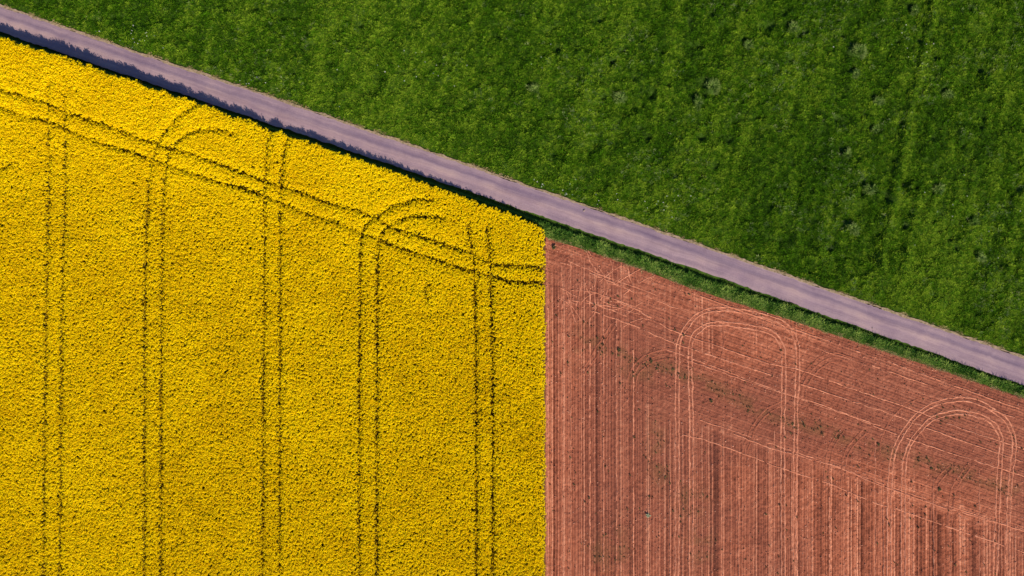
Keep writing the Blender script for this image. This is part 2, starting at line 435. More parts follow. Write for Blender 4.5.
def soil_eval(P):
    """height, paleness, dampness, weed tint of the tilled soil at plan points P"""
    Q = W(P); X, Y = Q[:, 0], Q[:, 1]
    wob = 0.05 * (vnoise(X, Y, 4.0, 71) - 0.5) + 0.03 * (vnoise(X, Y, 0.8, 72) - 0.5)
    hv, pv = row_eval(RV, X + wob)
    u = (P[:, 1] - SL * P[:, 0]) * 0.0943
    ho, po = row_eval(RO, u + wob * 1.5)
    below = smooth(-14, 8, P[:, 1] + 10 - low_edge(P[:, 0]) + (fbm(X, Y, 2.2, 73) - 0.5) * 34)
    left = smooth(690, 590, P[:, 0] + (fbm(X, Y, 2.5, 74) - 0.5) * 80) * smooth(252, 300, P[:, 1])
    wv = np.clip(np.maximum(below, left), 0, 1)
    mid = (0.8 - 0.45 * smooth(690, 760, P[:, 0])) * (1 - wv) * smooth(0.45, 0.75, vnoise(X, Y * 0.25, 1.2, 75))
    h = 0.075 * (wv * hv + (1 - wv) * 0.6 * ho) + 0.035 * mid * hv
    pale = wv * pv + (1 - wv) * (0.20 + 0.44 * po) + mid * (pv - 0.3)
    pale = pale * (0.72 + 0.56 * fbm(X, Y, 0.5, 76)) + 0.22 * (fbm(X, Y, 3.5, 77) - 0.5)
    crumb = fbm(X, Y, 0.22, 78, 2) - 0.5
    h = h + 0.07 * crumb + 0.06 * (fbm(X, Y, 4.0, 79) - 0.5)
    pale = pale + 0.42 * crumb + 0.22 * np.exp(-((P[:, 0] - 600) / 36) ** 2 - ((P[:, 1] - 291 - 0.3 * (P[:, 0] - 600)) / 14) ** 2) * smooth(0.35, 0.6, fbm(X, Y, 0.9, 81))
    damp = smooth(0.34, 0.66, fbm(X, Y, 13.0, 82, 4))
    green = np.clip(weed_density(P) * 1.2, 0, 1)
    edge = smooth(EDGE_X + 7, EDGE_X, P[:, 0] + (vnoise(X, Y, 1.0, 5) - 0.5) * 3)
    pale = pale + 0.25 * edge
    return h, np.clip(pale, 0, 1), damp, green

sx, sy = 0.52, 0.85
xs = np.arange(EDGE_X, X1, sx); ny = int((Y1 - 236) / sy)
tt = np.linspace(0, 1, ny)
ytop = soil_top(xs) - 0.5 + (fbm(xs, xs * 0, 9, 33) - 0.5) * 5
P = np.stack([np.repeat(xs, ny), (ytop[:, None] + (Y1 - ytop[:, None]) * tt[None]).ravel()], 1)
Q = W(P)
sh, sp, sd, sg = soil_eval(P)
soil = make_mesh('soil_field', np.column_stack([Q, 0.02 + sh]), grid_faces(len(xs), ny)[:, ::-1], M['soil'], attrs={'pale': sp, 'damp': sd, 'green': sg})
tag(soil, 'tilled red brown field with drill rows and wheel tracks', 'field', 'structure')

# wheel tracks pressed into the tilled soil
def wheel_track(parent, pts, width, mat, zf, height=0.035, seed=0, lug=0.0, ragged=0.45, z=0.0, gap=0.0):
    L, s = spline(pts, 1.2)                               # every 12 cm
    d = np.gradient(L, axis=0); d /= np.linalg.norm(d, axis=1)[:, None]
    nrm = np.stack([-d[:, 1], d[:, 0]], 1)
    n = len(L)
    wob = (vnoise(s, s * 0, 7, seed) - 0.5) * 0.9
    wl = width * (1 - ragged * vnoise(s, s * 0, 1.7, seed + 1) - 0.3 * vnoise(s, s * 0, 9, seed + 2))
    wr = width * (1 - ragged * vnoise(s, s * 0, 1.7, seed + 3) - 0.3 * vnoise(s, s * 0, 9, seed + 4))
    prof = [(-1, -0.06), (-0.55, 0.7), (0, 1.0), (0.55, 0.7), (1, -0.06)]
    V = []
    for o, hh in prof:
        C = L + nrm * (wob + o * np.where(o < 0, wl, wr) * 5)[:, None]      # width in metres -> tenths, half
        q = W(C)
        top = height * (1 + 0.6 * (vnoise(s, s * 0 + o, 1.5, seed + 5) - 0.5))
        if lug: top = top * (0.55 + lug * np.sign(np.sin(s * 2 * np.pi / 3.2 + 2.2 * abs(o))))
        V.append(np.column_stack([q, zf(C) + hh * top]))
    V = np.stack(V, 1).reshape(-1, 3)
    F = grid_faces(n, 5)
    if gap:
        keep = np.repeat(vnoise(s[:-1], s[:-1] * 0, 11, seed + 8) + 0.4 * vnoise(s[:-1], s[:-1] * 0, 3, seed + 9) > gap, 4)
        F = F[keep]
    return make_mesh('wheel_track', V, F, mat, parent)

soil_base = lambda C: 0.025 + soil_eval(C)[0]
flat_base = lambda C: np.full(len(C), 0.03)
tracks = []
def off(pts, d):
    """parallel copy of a track, d tenths of a metre to its left"""
    L, s = spline(pts, 4.0); t = np.gradient(L, axis=0); t /= np.linalg.norm(t, axis=1)[:, None]
    return L + np.stack([-t[:, 1], t[:, 0]], 1) * d
loop1_out = [(676, 640), (677, 520), (677, 420), (677.5, 354), (679, 341), (684, 331), (691.5, 320.6), (699, 314), (710, 310), (722.5, 309), (736, 310), (750, 312.6), (766, 316), (779, 321), (788, 328), (795, 338), (797.5, 356), (796.5, 390), (795.5, 432), (795, 520), (795, 645)]
loop1_in = [(691, 645), (691, 520), (691, 430), (690, 354), (690.6, 345), (694, 334.7), (702, 328), (710, 324), (722.5, 323.4), (736, 325), (750, 327), (765, 330), (776, 336), (782, 346), (783.7, 360), (783.5, 390), (782.5, 432), (783, 520), (783, 645)]
loop2_out = [(889, 645), (889, 514), (890.5, 474), (893, 455), (896, 445), (902.5, 433.6), (912, 419.5), (926, 408), (940.5, 402), (959, 399), (975.6, 401), (992.5, 410), (1006.5, 421), (1013, 435), (1014, 447), (1012, 465), (1009, 497), (1007, 576), (1006, 645)]
loop2_in = [(903, 645), (903, 507), (904, 464), (906, 453), (911, 442), (919, 431), (929, 421), (942, 414.6), (959, 412), (975.6, 414.6), (990, 421), (998, 431), (1001, 442), (1000, 457), (998, 494), (995, 576), (993, 645)]
sd_ = 100
for lp in (loop1_out, loop1_in, loop2_out, loop2_in):
    for dd in (-1.8, 1.8):
        sd_ += 13
        wheel_track(soil, off(lp, dd), 0.25, M['crushed'], soil_base, 0.024, sd_, ragged=0.55)
oblique = [
    [(600, 296), (627, 304), (667, 328), (697, 339), (768, 363), (800, 370), (850, 388), (908, 408), (960, 428), (1024, 449), (1095, 474)],
    [(590, 310), (612, 318), (632, 325), (667, 340), (730, 362), (803, 385), (888, 413), (960, 440), (1024, 462), (1095, 487)],
    [(682, 434), (712, 442), (752, 457), (793, 472), (838, 487), (873, 502), (903, 511), (948, 527), (985, 539), (1023, 552), (1095, 577)],
    [(730, 432), (768, 447), (800, 456), (843, 469), (878, 484), (943, 507), (1018, 529), (1095, 556)],
    [(690, 361), (730, 375), (768, 388), (830, 408), (890, 432), (960, 456), (1030, 478), (1095, 500)],
    [(560, 262), (590, 273), (632, 291), (668, 305), (690, 313)],
    [(560, 288), (590, 302), (618, 308), (640, 314)],
    [(588, 250), (596, 264), (608, 281), (616, 296)], [(568, 261), (594, 272), (619, 282), (640, 289), (668, 300)], [(563, 289), (596, 293), (624, 304.5), (650, 317), (672, 331)],
    [(616, 283), (636, 271), (644, 266)], [(610, 256), (610, 272), (606, 288), (600, 300)], [(572, 300), (600, 306), (630, 318)], [(580, 254), (584, 270), (580, 290), (576, 306)], [(624, 294), (640, 282), (655, 275)],
    [(700, 296), (760, 318), (820, 338), (900, 366), (1000, 402), (1095, 434)], [(700, 420), (760, 440), (830, 464), (900, 490), (980, 516), (1095, 556)], [(655, 345), (720, 369), (800, 399), (880, 426)],
    [(800, 345), (860, 362), (930, 386), (1010, 416), (1095, 444)],
]
for i, lp in enumerate(oblique):
    sd_ += 13
    wheel_track(soil, lp, 0.20 if i < 4 else 0.17, M['crushed'], soil_base, 0.03, sd_, ragged=0.6, gap=0.38 if i < 5 else 0.5)
sr = np.random.default_rng(44)
for i in range(26):                                       # overlapping scuffs where the machine turned in the field's corner
    sd_ += 13
    x, y = sr.uniform(562, 640), sr.uniform(258, 318); y += 0.33 * (x - 600) * 0.6
    a = sr.choice([0.33, 0.5, -0.6, 1.45, 1.2, 0.1]) + sr.normal(0, 0.15); k = sr.normal(0, 0.35); ln = sr.uniform(12, 32)
    y = max(y, float(soil_top(np.array(x))) + 10)
    pts = [(x + ln * (t - 0.5) * math.cos(a + k * t), max(y + ln * (t - 0.5) * math.sin(a + k * t), float(soil_top(np.array(x + ln * (t - 0.5) * math.cos(a)))) + 4)) for t in (0, 0.33, 0.66, 1)]
    pts = [(max(px, EDGE_X + 4), py) for px, py in pts]
    wheel_track(soil, pts, sr.uniform(0.12, 0.22), M['crushed'], soil_base, 0.02, sd_, ragged=0.7, gap=0.3)
straight = [(562, 262), (795, 470), (570, 262), (581, 268), (589.5, 290), (603, 285), (616, 318), (633, 350), (649.5, 440), (669.5, 420), (721, 455), (738, 462), (774, 430), (807, 474), (829, 480), (844, 492), (875, 440), (883, 508), (933, 480), (950, 530), (979, 470), (547.5, 246)]
for i, (x, y) in enumerate(straight):
    sd_ += 13
    wheel_track(soil, [(x, y), (x + 0.4, (y + 640) / 2), (x + 0.2, 645)], 0.21 if x in (589.5, 603, 633, 829, 795) else 0.14, M['crushed'], soil_base, 0.032, sd_, ragged=0.6, gap=0.34)
faint = [
    [(803, 400), (806, 383), (818, 367), (832, 360), (846, 363), (858, 376), (866, 395)],
    [(826, 480), (828, 457), (834, 442), (842, 430)], [(843, 482), (845, 457), (853, 443), (864, 432)],
    [(933, 520), (935, 489), (941, 477), (950, 467)], [(949, 525), (953, 492), (960, 478), (970, 464)],
    [(632, 395), (637, 372), (652, 360), (672, 356), (690, 364)], [(582, 372), (590, 362), (600, 345), (613, 325)],
    [(744, 455), (752, 430), (766, 412), (784, 402)], [(900, 405), (915, 424), (930, 447), (936, 470)],
    [(600, 262), (606, 285), (616, 305), (622, 322)], [(880, 456), (881, 440), (890, 420), (905, 405), (925, 396)],
    [(722, 327), (724, 340), (722, 352), (719, 362)], [(606, 270), (626, 292), (640, 312), (650, 332)],
]
for i, lp in enumerate(faint):
    for dd in ((-7, -2.2, 2.2) if i in (0, 5) else (-2.2, 2.2) if i < 8 else (0,)):
        sd_ += 13
        wheel_track(soil, off(lp, dd), 0.28, M['pressed'], soil_base, 0.04, sd_, lug=0.45, ragged=0.4)

# ------------------------------------------------------------------ scattered growth (one object each, instanced by geometry nodes)
def make_scatter(name, sources, mats, pts, rot, scl, tint, label, cat, seed=1):
    """sources: list of (verts, faces, material indices) at the origin; pts (n,3), rot (n,3), scl (n,), tint (n,)"""
    V = []; F = []; MI = []; S = []; o = 0
    for k, (v, f, mi) in enumerate(sources):
        V.append(np.asarray(v, float)); F += [tuple(int(i) + o for i in ff) for ff in f]; MI += list(mi); S += [k] * len(v); o += len(v)
    n = len(pts)
    V = np.vstack(V + [pts]); S = np.array(S + [-1] * n, np.int32)
    me = bpy.data.meshes.new(name)
    me.from_pydata(V.tolist(), [], F)
    for m in mats: me.materials.append(m)
    me.polygons.foreach_set('material_index', np.array(MI, np.int32))
    r = np.random.default_rng(seed)
    pad = np.zeros(o)
    def fa(nm, a): at = me.attributes.new(nm, 'FLOAT', 'POINT'); at.data.foreach_set('value', np.concatenate([pad, a]).astype(np.float32))
    fa('grow', scl); fa('tint', tint)
    at = me.attributes.new('turn', 'FLOAT_VECTOR', 'POINT'); at.data.foreach_set('vector', np.vstack([np.zeros((o, 3)), rot]).astype(np.float32).ravel())
    at = me.attributes.new('kind_of', 'INT', 'POINT'); at.data.foreach_set('value', S)
    at = me.attributes.new('pick', 'INT', 'POINT'); at.data.foreach_set('value', np.concatenate([np.zeros(o), r.integers(0, len(sources), n)]).astype(np.int32))
    ob = bpy.data.objects.new(name, me); COL.objects.link(ob)
    ng = bpy.data.node_groups.new(name + '_growth', 'GeometryNodeTree')
    ng.interface.new_socket('Geometry', in_out='INPUT', socket_type='NodeSocketGeometry')
    ng.interface.new_socket('Geometry', in_out='OUTPUT', socket_type='NodeSocketGeometry')
    N = ng.nodes; L = ng.links
    gi = N.new('NodeGroupInput'); go = N.new('NodeGroupOutput')
    def named(nm, ty):
        nd = N.new('GeometryNodeInputNamedAttribute'); nd.data_type = ty; nd.inputs['Name'].default_value = nm
        return nd.outputs['Attribute']
    kind = named('kind_of', 'INT')
    def sep(k):
        cmp = N.new('FunctionNodeCompare'); cmp.data_type = 'INT'; cmp.operation = 'EQUAL'
        ins = [s for s in cmp.inputs if s.type == 'INT']
        L.new(kind, ins[0]); ins[1].default_value = k
        sp = N.new('GeometryNodeSeparateGeometry'); sp.domain = 'POINT'
        L.new(gi.outputs[0], sp.inputs['Geometry']); L.new(cmp.outputs[0], sp.inputs['Selection'])
        return sp.outputs['Selection']
    jn = N.new('GeometryNodeJoinGeometry')
    for k in range(len(sources)):
        t = N.new('GeometryNodeGeometryToInstance'); L.new(sep(k), t.inputs[0]); L.new(t.outputs[0], jn.inputs[0])
    iop = N.new('GeometryNodeInstanceOnPoints')
    L.new(sep(-1), iop.inputs['Points']); L.new(jn.outputs[0], iop.inputs['Instance'])
    iop.inputs['Pick Instance'].default_value = True
    L.new(named('pick', 'INT'), iop.inputs['Instance Index'])
    L.new(named('turn', 'FLOAT_VECTOR'), iop.inputs['Rotation'])
    L.new(named('grow', 'FLOAT'), iop.inputs['Scale'])
    L.new(iop.outputs[0], go.inputs[0])
    md = ob.modifiers.new('growth', 'NODES'); md.node_group = ng
    tag(ob, label, cat, 'stuff')
    return ob

def quad_leaf(V, F, MI, base, dirv, up, length, width, mi, droop=0.2, rr=None):
    """a leaf of two quads folded along its length"""
    dirv = np.asarray(dirv, float); dirv /= np.linalg.norm(dirv); up = np.asarray(up, float)
    side = np.cross(dirv, up); side /= max(np.linalg.norm(side), 1e-6)
    o = len(V); b = np.asarray(base, float)
    m = b + dirv * length * 0.55 + up * droop * length * 0.15; e = b + dirv * length - np.array([0, 0, 1]) * droop * length
    V += [b - side * width * 0.25, b + side * width * 0.25, m + side * width * 0.5, m - side * width * 0.5, e]
    F += [(o, o + 1, o + 2, o + 3), (o + 3, o + 2, o + 4)]; MI += [mi, mi]

def rape_plant(seed):
    r = np.random.default_rng(seed); V = []; F = []; MI = []
    nb = 5
    for k in range(nb):
        a = r.uniform(0, 2 * np.pi); rad = 0.0 if k == 0 else r.uniform(0.03, 0.12)
        top = np.array([rad * np.cos(a), rad * np.sin(a), 1.0 - 0.3 * rad - r.uniform(0, 0.13)])
        root = np.array([0, 0, 0.0 if k == 0 else r.uniform(0.35, 0.6)])
        o = len(V); w = 0.008                                                   # stem: a three-sided spike
        for j in range(3):
            an = j * 2.094; V.append(root + np.array([np.cos(an), np.sin(an), 0]) * w)
        V.append(top); F += [(o, o + 1, o + 3), (o + 1, o + 2, o + 3), (o + 2, o, o + 3)]; MI += [1] * 3
        for j in range(9):                                                     # raceme: petals all round a short spike
            an = r.uniform(0, 2 * np.pi); hh = r.uniform(-0.13, 0.02); rr_ = r.uniform(0.005, 0.042)
            c = top + np.array([np.cos(an) * rr_, np.sin(an) * rr_, hh])
            nrm = np.array([np.cos(an) * 0.6, np.sin(an) * 0.6, r.uniform(0.5, 1.3)]); nrm /= np.linalg.norm(nrm)
            t = np.cross(nrm, r.normal(size=3)); t /= np.linalg.norm(t); b = np.cross(nrm, t)
            s = r.uniform(0.018, 0.031); o = len(V)
            V += [c + t * s, c + b * s, c - t * s, c - b * s]; F.append((o, o + 1, o + 2, o + 3)); MI.append(0)
    for k in range(7):
        a = r.uniform(0, 2 * np.pi); z = r.uniform(0.2, 0.78)
        quad_leaf(V, F, MI, (0, 0, z), (np.cos(a), np.sin(a), 0.35), (0, 0, 1), r.uniform(0.14, 0.28) * (1.1 - 0.6 * z), 0.075, 1, 0.35)
    return V, F, MI

def grass_tuft(seed, blades, radius, height, lean, wid, mi=0, heads=0):
    r = np.random.default_rng(seed); V = []; F = []; MI = []
    for k in range(blades):
        a = r.uniform(0, 2 * np.pi); q = radius * np.sqrt(r.uniform(0, 1)); b = np.array([q * np.cos(a), q * np.sin(a), -0.03])
        a2 = a + r.normal(0, 0.9); le = r.uniform(0.25, 1.0) * lean; h = height * r.uniform(0.55, 1.1)
        d = np.array([np.cos(a2) * le, np.sin(a2) * le, 1.0]); d /= np.linalg.norm(d)
        side = np.array([-np.sin(a2), np.cos(a2), 0]) * wid * r.uniform(0.7, 1.3) / 2
        m = b + d * h * 0.6; e = m + np.array([np.cos(a2) * (le + 0.5), np.sin(a2) * (le + 0.5), 0.45]) * h * 0.45
        o = len(V); V += [b - side, b + side, m + side, m - side, e]
        F += [(o, o + 1, o + 2, o + 3), (o + 3, o + 2, o + 4)]; MI += [mi, mi]
    return V, F, MI

def rosette(seed, leaves=9, size=0.16, wid=0.06, mi=0):
    r = np.random.default_rng(seed); V = []; F = []; MI = []
    for k in range(leaves):
        a = 2 * np.pi * k / leaves + r.normal(0, 0.25)
        quad_leaf(V, F, MI, (0, 0, r.uniform(0, 0.05)), (np.cos(a), np.sin(a), r.uniform(0.25, 0.9)), (0, 0, 1), size * r.uniform(0.6, 1.15), wid * r.uniform(0.7, 1.2), mi, 0.25)
    return V, F, MI

def upright(n, r, tilt):
    return np.column_stack([r.normal(0, tilt, n), r.normal(0, tilt, n), r.uniform(0, 2 * np.pi, n)])

def candidates(x0, x1, y0, y1, per_m2, r):
    """jittered grid of plan points"""
    st = 10 / math.sqrt(per_m2)
    gx, gy = np.meshgrid(np.arange(x0, x1, st), np.arange(y0, y1, st), indexing='ij')
    P = np.stack([gx.ravel(), gy.ravel()], 1)
    return P + r.uniform(-0.62, 0.62, P.shape) * st

# tramlines left in the crop by the sprayer (seen at canopy height)
CANOPY = 0.75
tram = [
    [(53, 82), (50, 100), (49, 188), (46.5, 288), (45, 432), (43.5, 576), (43, 660)],
    [(66, 92), (66, 112), (65.5, 188), (62.5, 288), (61, 432), (59.5, 576), (59, 660)],
    [(144.5, 660), (144.5, 432), (145, 288), (147.5, 210), (150, 181), (154, 160), (160, 141), (172, 127), (182, 115), (200, 105), (214, 101)],
    [(161, 660), (161, 432), (161.5, 288), (163, 210), (166, 172), (172, 151), (183, 139), (200, 131), (222, 130), (236, 136)],
    [(262, 660), (263, 432), (264, 288), (265, 190), (268, 144), (272, 132)],
    [(279, 660), (279.5, 432), (280, 288), (281, 190), (286, 144), (290, 138)],
    [(359, 660), (359, 432), (360, 288), (361, 240), (365, 227), (373, 219), (384, 213), (396, 205), (416, 200), (432, 200)],
    [(376.5, 660), (376.5, 432), (377, 288), (378, 243), (386, 228), (403, 219), (421, 216), (443, 218)],
    [(476, 660), (476, 432), (474.5, 288), (473, 258), (469, 236), (468, 224)],
    [(492.5, 660), (492.5, 432), (491, 305), (490, 260), (488, 238), (487, 226)],
]
headland = [
    [(-90, 62), (-40, 78), (15, 94), (47, 103), (65, 112), (105, 125), (140, 138), (172, 149), (195, 155), (225, 166), (264, 181), (306, 194), (331, 204), (356, 210), (378, 219), (396, 229), (426, 238), (456, 248), (476, 255), (493, 264), (512, 265), (545, 268)],
    [(-90, 78), (-40, 95), (0, 107), (27, 117), (50, 122), (92, 140), (135, 153), (155, 160), (180, 169), (227, 184), (252, 191), (311, 215), (333, 221), (356, 231), (378, 239), (406, 250), (436, 259), (461, 268), (490, 276), (512, 281), (545, 283)],
]
short = [[(-20, 182), (0, 170), (12, 164)], [(428, 300), (424, 290), (430, 284)]]
r = np.random.default_rng(11)
hgt = interp_line([(-80, 1.65), (0, 1.78), (128, 1.80), (190, 1.62), (256, 1.48), (356, 1.42), (456, 1.24), (545, 1.02)])
P = candidates(X0 - 10, EDGE_X + 2, -60, Y1 + 10, 72, r)                     # plan points as seen at canopy height
edge_n = (vnoise(P[:, 0], P[:, 1], 4, 21) - 0.5) * 2.5 + (vnoise(P[:, 0], P[:, 1], 15, 22) - 0.5) * 2
ok = (P[:, 1] > rape_top(P[:, 0]) + 1.5 + edge_n) & (P[:, 0] < EDGE_X - 0.8 + edge_n * 0.9)
P = P[ok]
gapn = vnoise(P[:, 0], P[:, 1], 5, 23); gap2 = smooth(0.2, 0.7, vnoise(P[:, 0], P[:, 1], 28, 29)); keep = np.ones(len(P), bool); low = np.zeros(len(P)); stunted = np.zeros(len(P), bool)
for ls, w0 in ((tram, 1.75), (headland, 1.85), (short, 1.4)):
    for ln in ls:
        L, s = spline(ln, 6.0)
        d = seg_dist(P, L)
        w = w0 * (0.40 + 0.95 * gapn) * (0.45 + 0.8 * gap2 if ls is headland else 0.75 + 0.35 * gap2)
        if ls is tram: w = w * np.where(P[:, 1] < 140, 0.8, 1)
        inside = d < w
        stunted |= inside
        low = np.maximum(low, 0.22 * np.exp(-(d / 3.0) ** 2))
thin = fbm(P[:, 0], P[:, 1], 6, 26, 2)
keep &= ~((thin > 0.84) & (r.random(len(P)) < 0.5))
keep &= r.random(len(P)) > 0.03
keep &= ~stunted | (r.random(len(P)) < 0.66)                                   # a few run-over plants stay in the wheelings
P = P[keep]; low = np.where(stunted, 0.22 + 0.28 * r.random(len(low)), low)[keep]; stunted = stunted[keep]
Q = W(P, CANOPY)
hl = hgt(P[:, 0]) * (1.0 - 0.0 * P[:, 1])
near_road = smooth(150, 5, P[:, 1] - rape_top(P[:, 0]))
height = (1.16 * (1 - near_road) + hl * near_road) * (0.93 + 0.18 * (fbm(Q[:, 0], Q[:, 1], 1.1, 24) - 0.5) * (1 - 0.5 * near_road)) * (1 + r.uniform(-0.11, 0.06, len(P)) * (1 - 0.6 * near_road)) * (1 - low)
height *= 1 - 0.34 * smooth(EDGE_X - 6, EDGE_X, P[:, 0])
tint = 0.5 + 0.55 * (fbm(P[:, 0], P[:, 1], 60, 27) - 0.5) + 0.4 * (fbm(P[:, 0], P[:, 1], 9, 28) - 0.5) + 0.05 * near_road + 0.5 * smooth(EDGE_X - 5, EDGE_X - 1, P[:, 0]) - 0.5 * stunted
print('rape plants', len(P))
make_scatter('rapeseed_crop', [rape_plant(s) for s in range(12)], [M['petal'], M['rape_leaf']],
             np.column_stack([Q, crop_z(Q[:, 0], Q[:, 1]) - 0.02]), upright(len(P), r, 0.10), height, tint,
             'dense yellow flowering rapeseed crop crossed by dark sprayer tramlines', 'crop')
for i, ln in enumerate(tram + headland):
    q = (np.asarray(ln) - (512, 288)) * (CAM_H - CANOPY) / CAM_H + (512, 288)
    wheel_track(crop_soil, q, 0.22, M['pressed'], lambda C: crop_z(*W(C).T) + 0.01, 0.03, 900 + 13 * i)

# pasture grass
r = np.random.default_rng(12)
P = candidates(X0 - 20, X1 + 20, -90, 400, 72, r)
d = road_up(P[:, 0]) - P[:, 1]
P = P[d > 1.2 + 1.8 * vnoise(P[:, 0], P[:, 1], 5, 51)]
d = road_up(P[:, 0]) - P[:, 1]
Q = W(P)
X, Y = Q[:, 0], Q[:, 1]
n_ = len(P)
h0 = meadow_h(X, Y)
patch = fbm(X, Y, 14, 52, 2); fine = fbm(X, Y, 0.55, 53, 2); streak = fbm(X - 0.2 * Y, Y * 0.14, 1.0, 54, 3)
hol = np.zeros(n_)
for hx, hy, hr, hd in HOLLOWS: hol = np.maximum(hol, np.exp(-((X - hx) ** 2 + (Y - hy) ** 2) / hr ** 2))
ur = X - 0.2 * Y
ridge = np.exp(-((ur - 36.9) / 0.45) ** 2) * (Y > 6) + 0.45 * np.exp(-((ur - 41.5) / 4.0) ** 2) + 0.5 * np.exp(-((ur - 49.5) / 0.7) ** 2) + 0.4 * np.exp(-((ur - 3.4) / 2.5) ** 2) * (Y > 14)
tint = 0.40 + 0.50 * (patch - 0.5) + 0.62 * (fine - 0.5) + 0.30 * ridge * (0.4 + fbm(X, Y, 1.2, 59)) - 0.35 * hol + 0.7 * (streak - 0.5) + 0.30 * (h0) + 0.10 * smooth(40, 5, d)  # hol term puts the shade of the hollows into the grass colour
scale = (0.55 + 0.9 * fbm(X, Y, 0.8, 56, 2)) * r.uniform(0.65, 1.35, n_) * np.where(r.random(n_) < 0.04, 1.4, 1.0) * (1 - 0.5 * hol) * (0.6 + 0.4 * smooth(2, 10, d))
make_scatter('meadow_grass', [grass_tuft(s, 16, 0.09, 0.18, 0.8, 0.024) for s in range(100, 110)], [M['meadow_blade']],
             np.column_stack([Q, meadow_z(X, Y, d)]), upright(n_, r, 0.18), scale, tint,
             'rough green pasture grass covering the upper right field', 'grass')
print('meadow tufts', n_)

# pale stalky herbs through the pasture
P = candidates(X0 - 20, X1 + 20, -90, 400, 3.0, r)
d = road_up(P[:, 0]) - P[:, 1]
X, Y = W(P).T
keepp = (d > 6) & (r.random(len(P)) < smooth(0.50, 0.72, fbm(X, Y, 3.2, 57, 3)) * (0.5 + 0.9 * smooth(450, 900, P[:, 0])) * 1.3)
P = P[keepp]; d = d[keepp]; Q = W(P); X, Y = Q.T
make_scatter('pasture_herbs', [grass_tuft(s, 14, 0.16, 0.30, 0.8, 0.022) for s in range(120, 126)], [M['pale_blade']],
             np.column_stack([Q, meadow_z(X, Y, d)]), upright(len(P), r, 0.2), r.uniform(0.6, 1.1, len(P)), 0.2 + 0.6 * r.random(len(P)),
             'faint pale herbs and seed heads mixed through the pasture', 'herbs')

# small white flowers in the pasture
cl = [(130, 44, 14, 6), (140, 40, 10, 5), (660, 203, 14, 6), (545, 190, 12, 6), (560, 196, 8, 5), (480, 66, 40, 14), (405, 80, 30, 14), (250, 90, 12, 5), (960, 220, 30, 18), (900, 40, 30, 14), (600, 205, 14, 4)]
P = np.vstack([r.normal((x, y), (a * 1.1, b * 1.1), (11, 2)) for x, y, a, b in cl])
d = road_up(P[:, 0]) - P[:, 1]; P = P[d > 3]; d = d[d > 3]; Q = W(P)
def umbel(seed):
    rr = np.random.default_rng(seed); V, F, MI = grass_tuft(seed, 4, 0.03, 0.32, 0.2, 0.015, 1)
    for k in range(9):
        a = rr.uniform(0, 6.28); q = 0.06 * math.sqrt(rr.random()); c = np.array([q * math.cos(a), q * math.sin(a), 0.36 + rr.uniform(-0.02, 0.02)]); s = 0.018; o = len(V)
        V += [c + (s, 0, 0), c + (0, s, 0.004), c - (s, 0, 0), c - (0, s, 0.004)]; F.append((o, o + 1, o + 2, o + 3)); MI.append(0)
    return V, F, MI
make_scatter('white_flowers', [umbel(s) for s in range(130, 134)], [M['white_petal'], M['meadow_blade']],
             np.column_stack([Q, meadow_z(Q[:, 0], Q[:, 1], d)]), upright(len(P), r, 0.15), r.uniform(0.6, 1.0, len(P)), r.random(len(P)),
             'tiny white flower heads dotted in the pasture', 'flowers')

# verge grass, tall and lush, dry towards the soil
r = np.random.default_rng(13)
P = candidates(X0 - 20, X1 + 20, -60, 440, 34, r)
lo = road_lo(P[:, 0]); hi = np.where(P[:, 0] < 545, rape_top(P[:, 0]) + 5, soil_top(P[:, 0]) - 1 + (fbm(P[:, 0], P[:, 1], 10, 62) - 0.5) * 6)
T = (P[:, 1] - lo) / (hi - lo)
k_ = (T > np.where(P[:, 0] < 540, 0.5, 0.42 + 0.14 * (vnoise(P[:, 0], P[:, 1], 9, 68) - 0.5))) & (T < 1.0)
P, T = P[k_], T[k_]; Q = W(P); X, Y = Q.T; n_ = len(P)
sc = (0.65 + 0.8 * fbm(X, Y, 0.9, 63)) * r.uniform(0.7, 1.3, n_) * np.where(P[:, 0] < 535, 0.4, 1.0) * (1 - 0.45 * smooth(0.7, 1.0, T))
tint = np.where(P[:, 0] < 535, 0.15, 0.50) + 1.4 * (fbm(X, Y, 0.9, 64) - 0.5) + 0.35 * (T - 0.5)  # left stretch darker: the crop's shadow put into the blade tint
make_scatter('verge_grass', [grass_tuft(s, 22, 0.16, 0.40, 0.75, 0.030) for s in range(140, 148)], [M['verge_blade']],
             np.column_stack([Q, verge_z(X, Y, T)]), upright(n_, r, 0.16), sc, tint,
             'tall lush green grass on the roadside verge', 'grass')
# dry fringes: along the soil edge of the verge, and along the pasture's rim
xs = np.arange(548, X1 + 20, 0.5)
A = np.stack([xs, soil_top(xs) + r.normal(-0.6, 1.1, len(xs)) + (fbm(xs, xs * 0, 10, 62) - 0.5) * 4], 1)
A = A[fbm(A[:, 0], A[:, 1], 7, 65) > 0.33]
xs = np.arange(X0 - 20, X1 + 20, 0.8)
B = np.stack([xs, road_up(xs) - 2.0 + r.normal(0, 0.8, len(xs))], 1)
B = B[fbm(B[:, 0], B[:, 1], 8, 66) > 0.56]
P = np.vstack([A, B]); Q = W(P)
z = np.concatenate([np.full(len(A), 0.10), np.full(len(B), 0.03)])
make_scatter('dry_grass', [grass_tuft(s, 14, 0.12, 0.20, 1.0, 0.024) for s in range(150, 155)], [M['dry_blade']],
             np.column_stack([Q, z]), upright(len(P), r, 0.2), r.uniform(0.5, 1.0, len(P)), r.random(len(P)) * 0.9,
             'thin fringe of dry straw coloured grass along the field edges', 'dry grass')

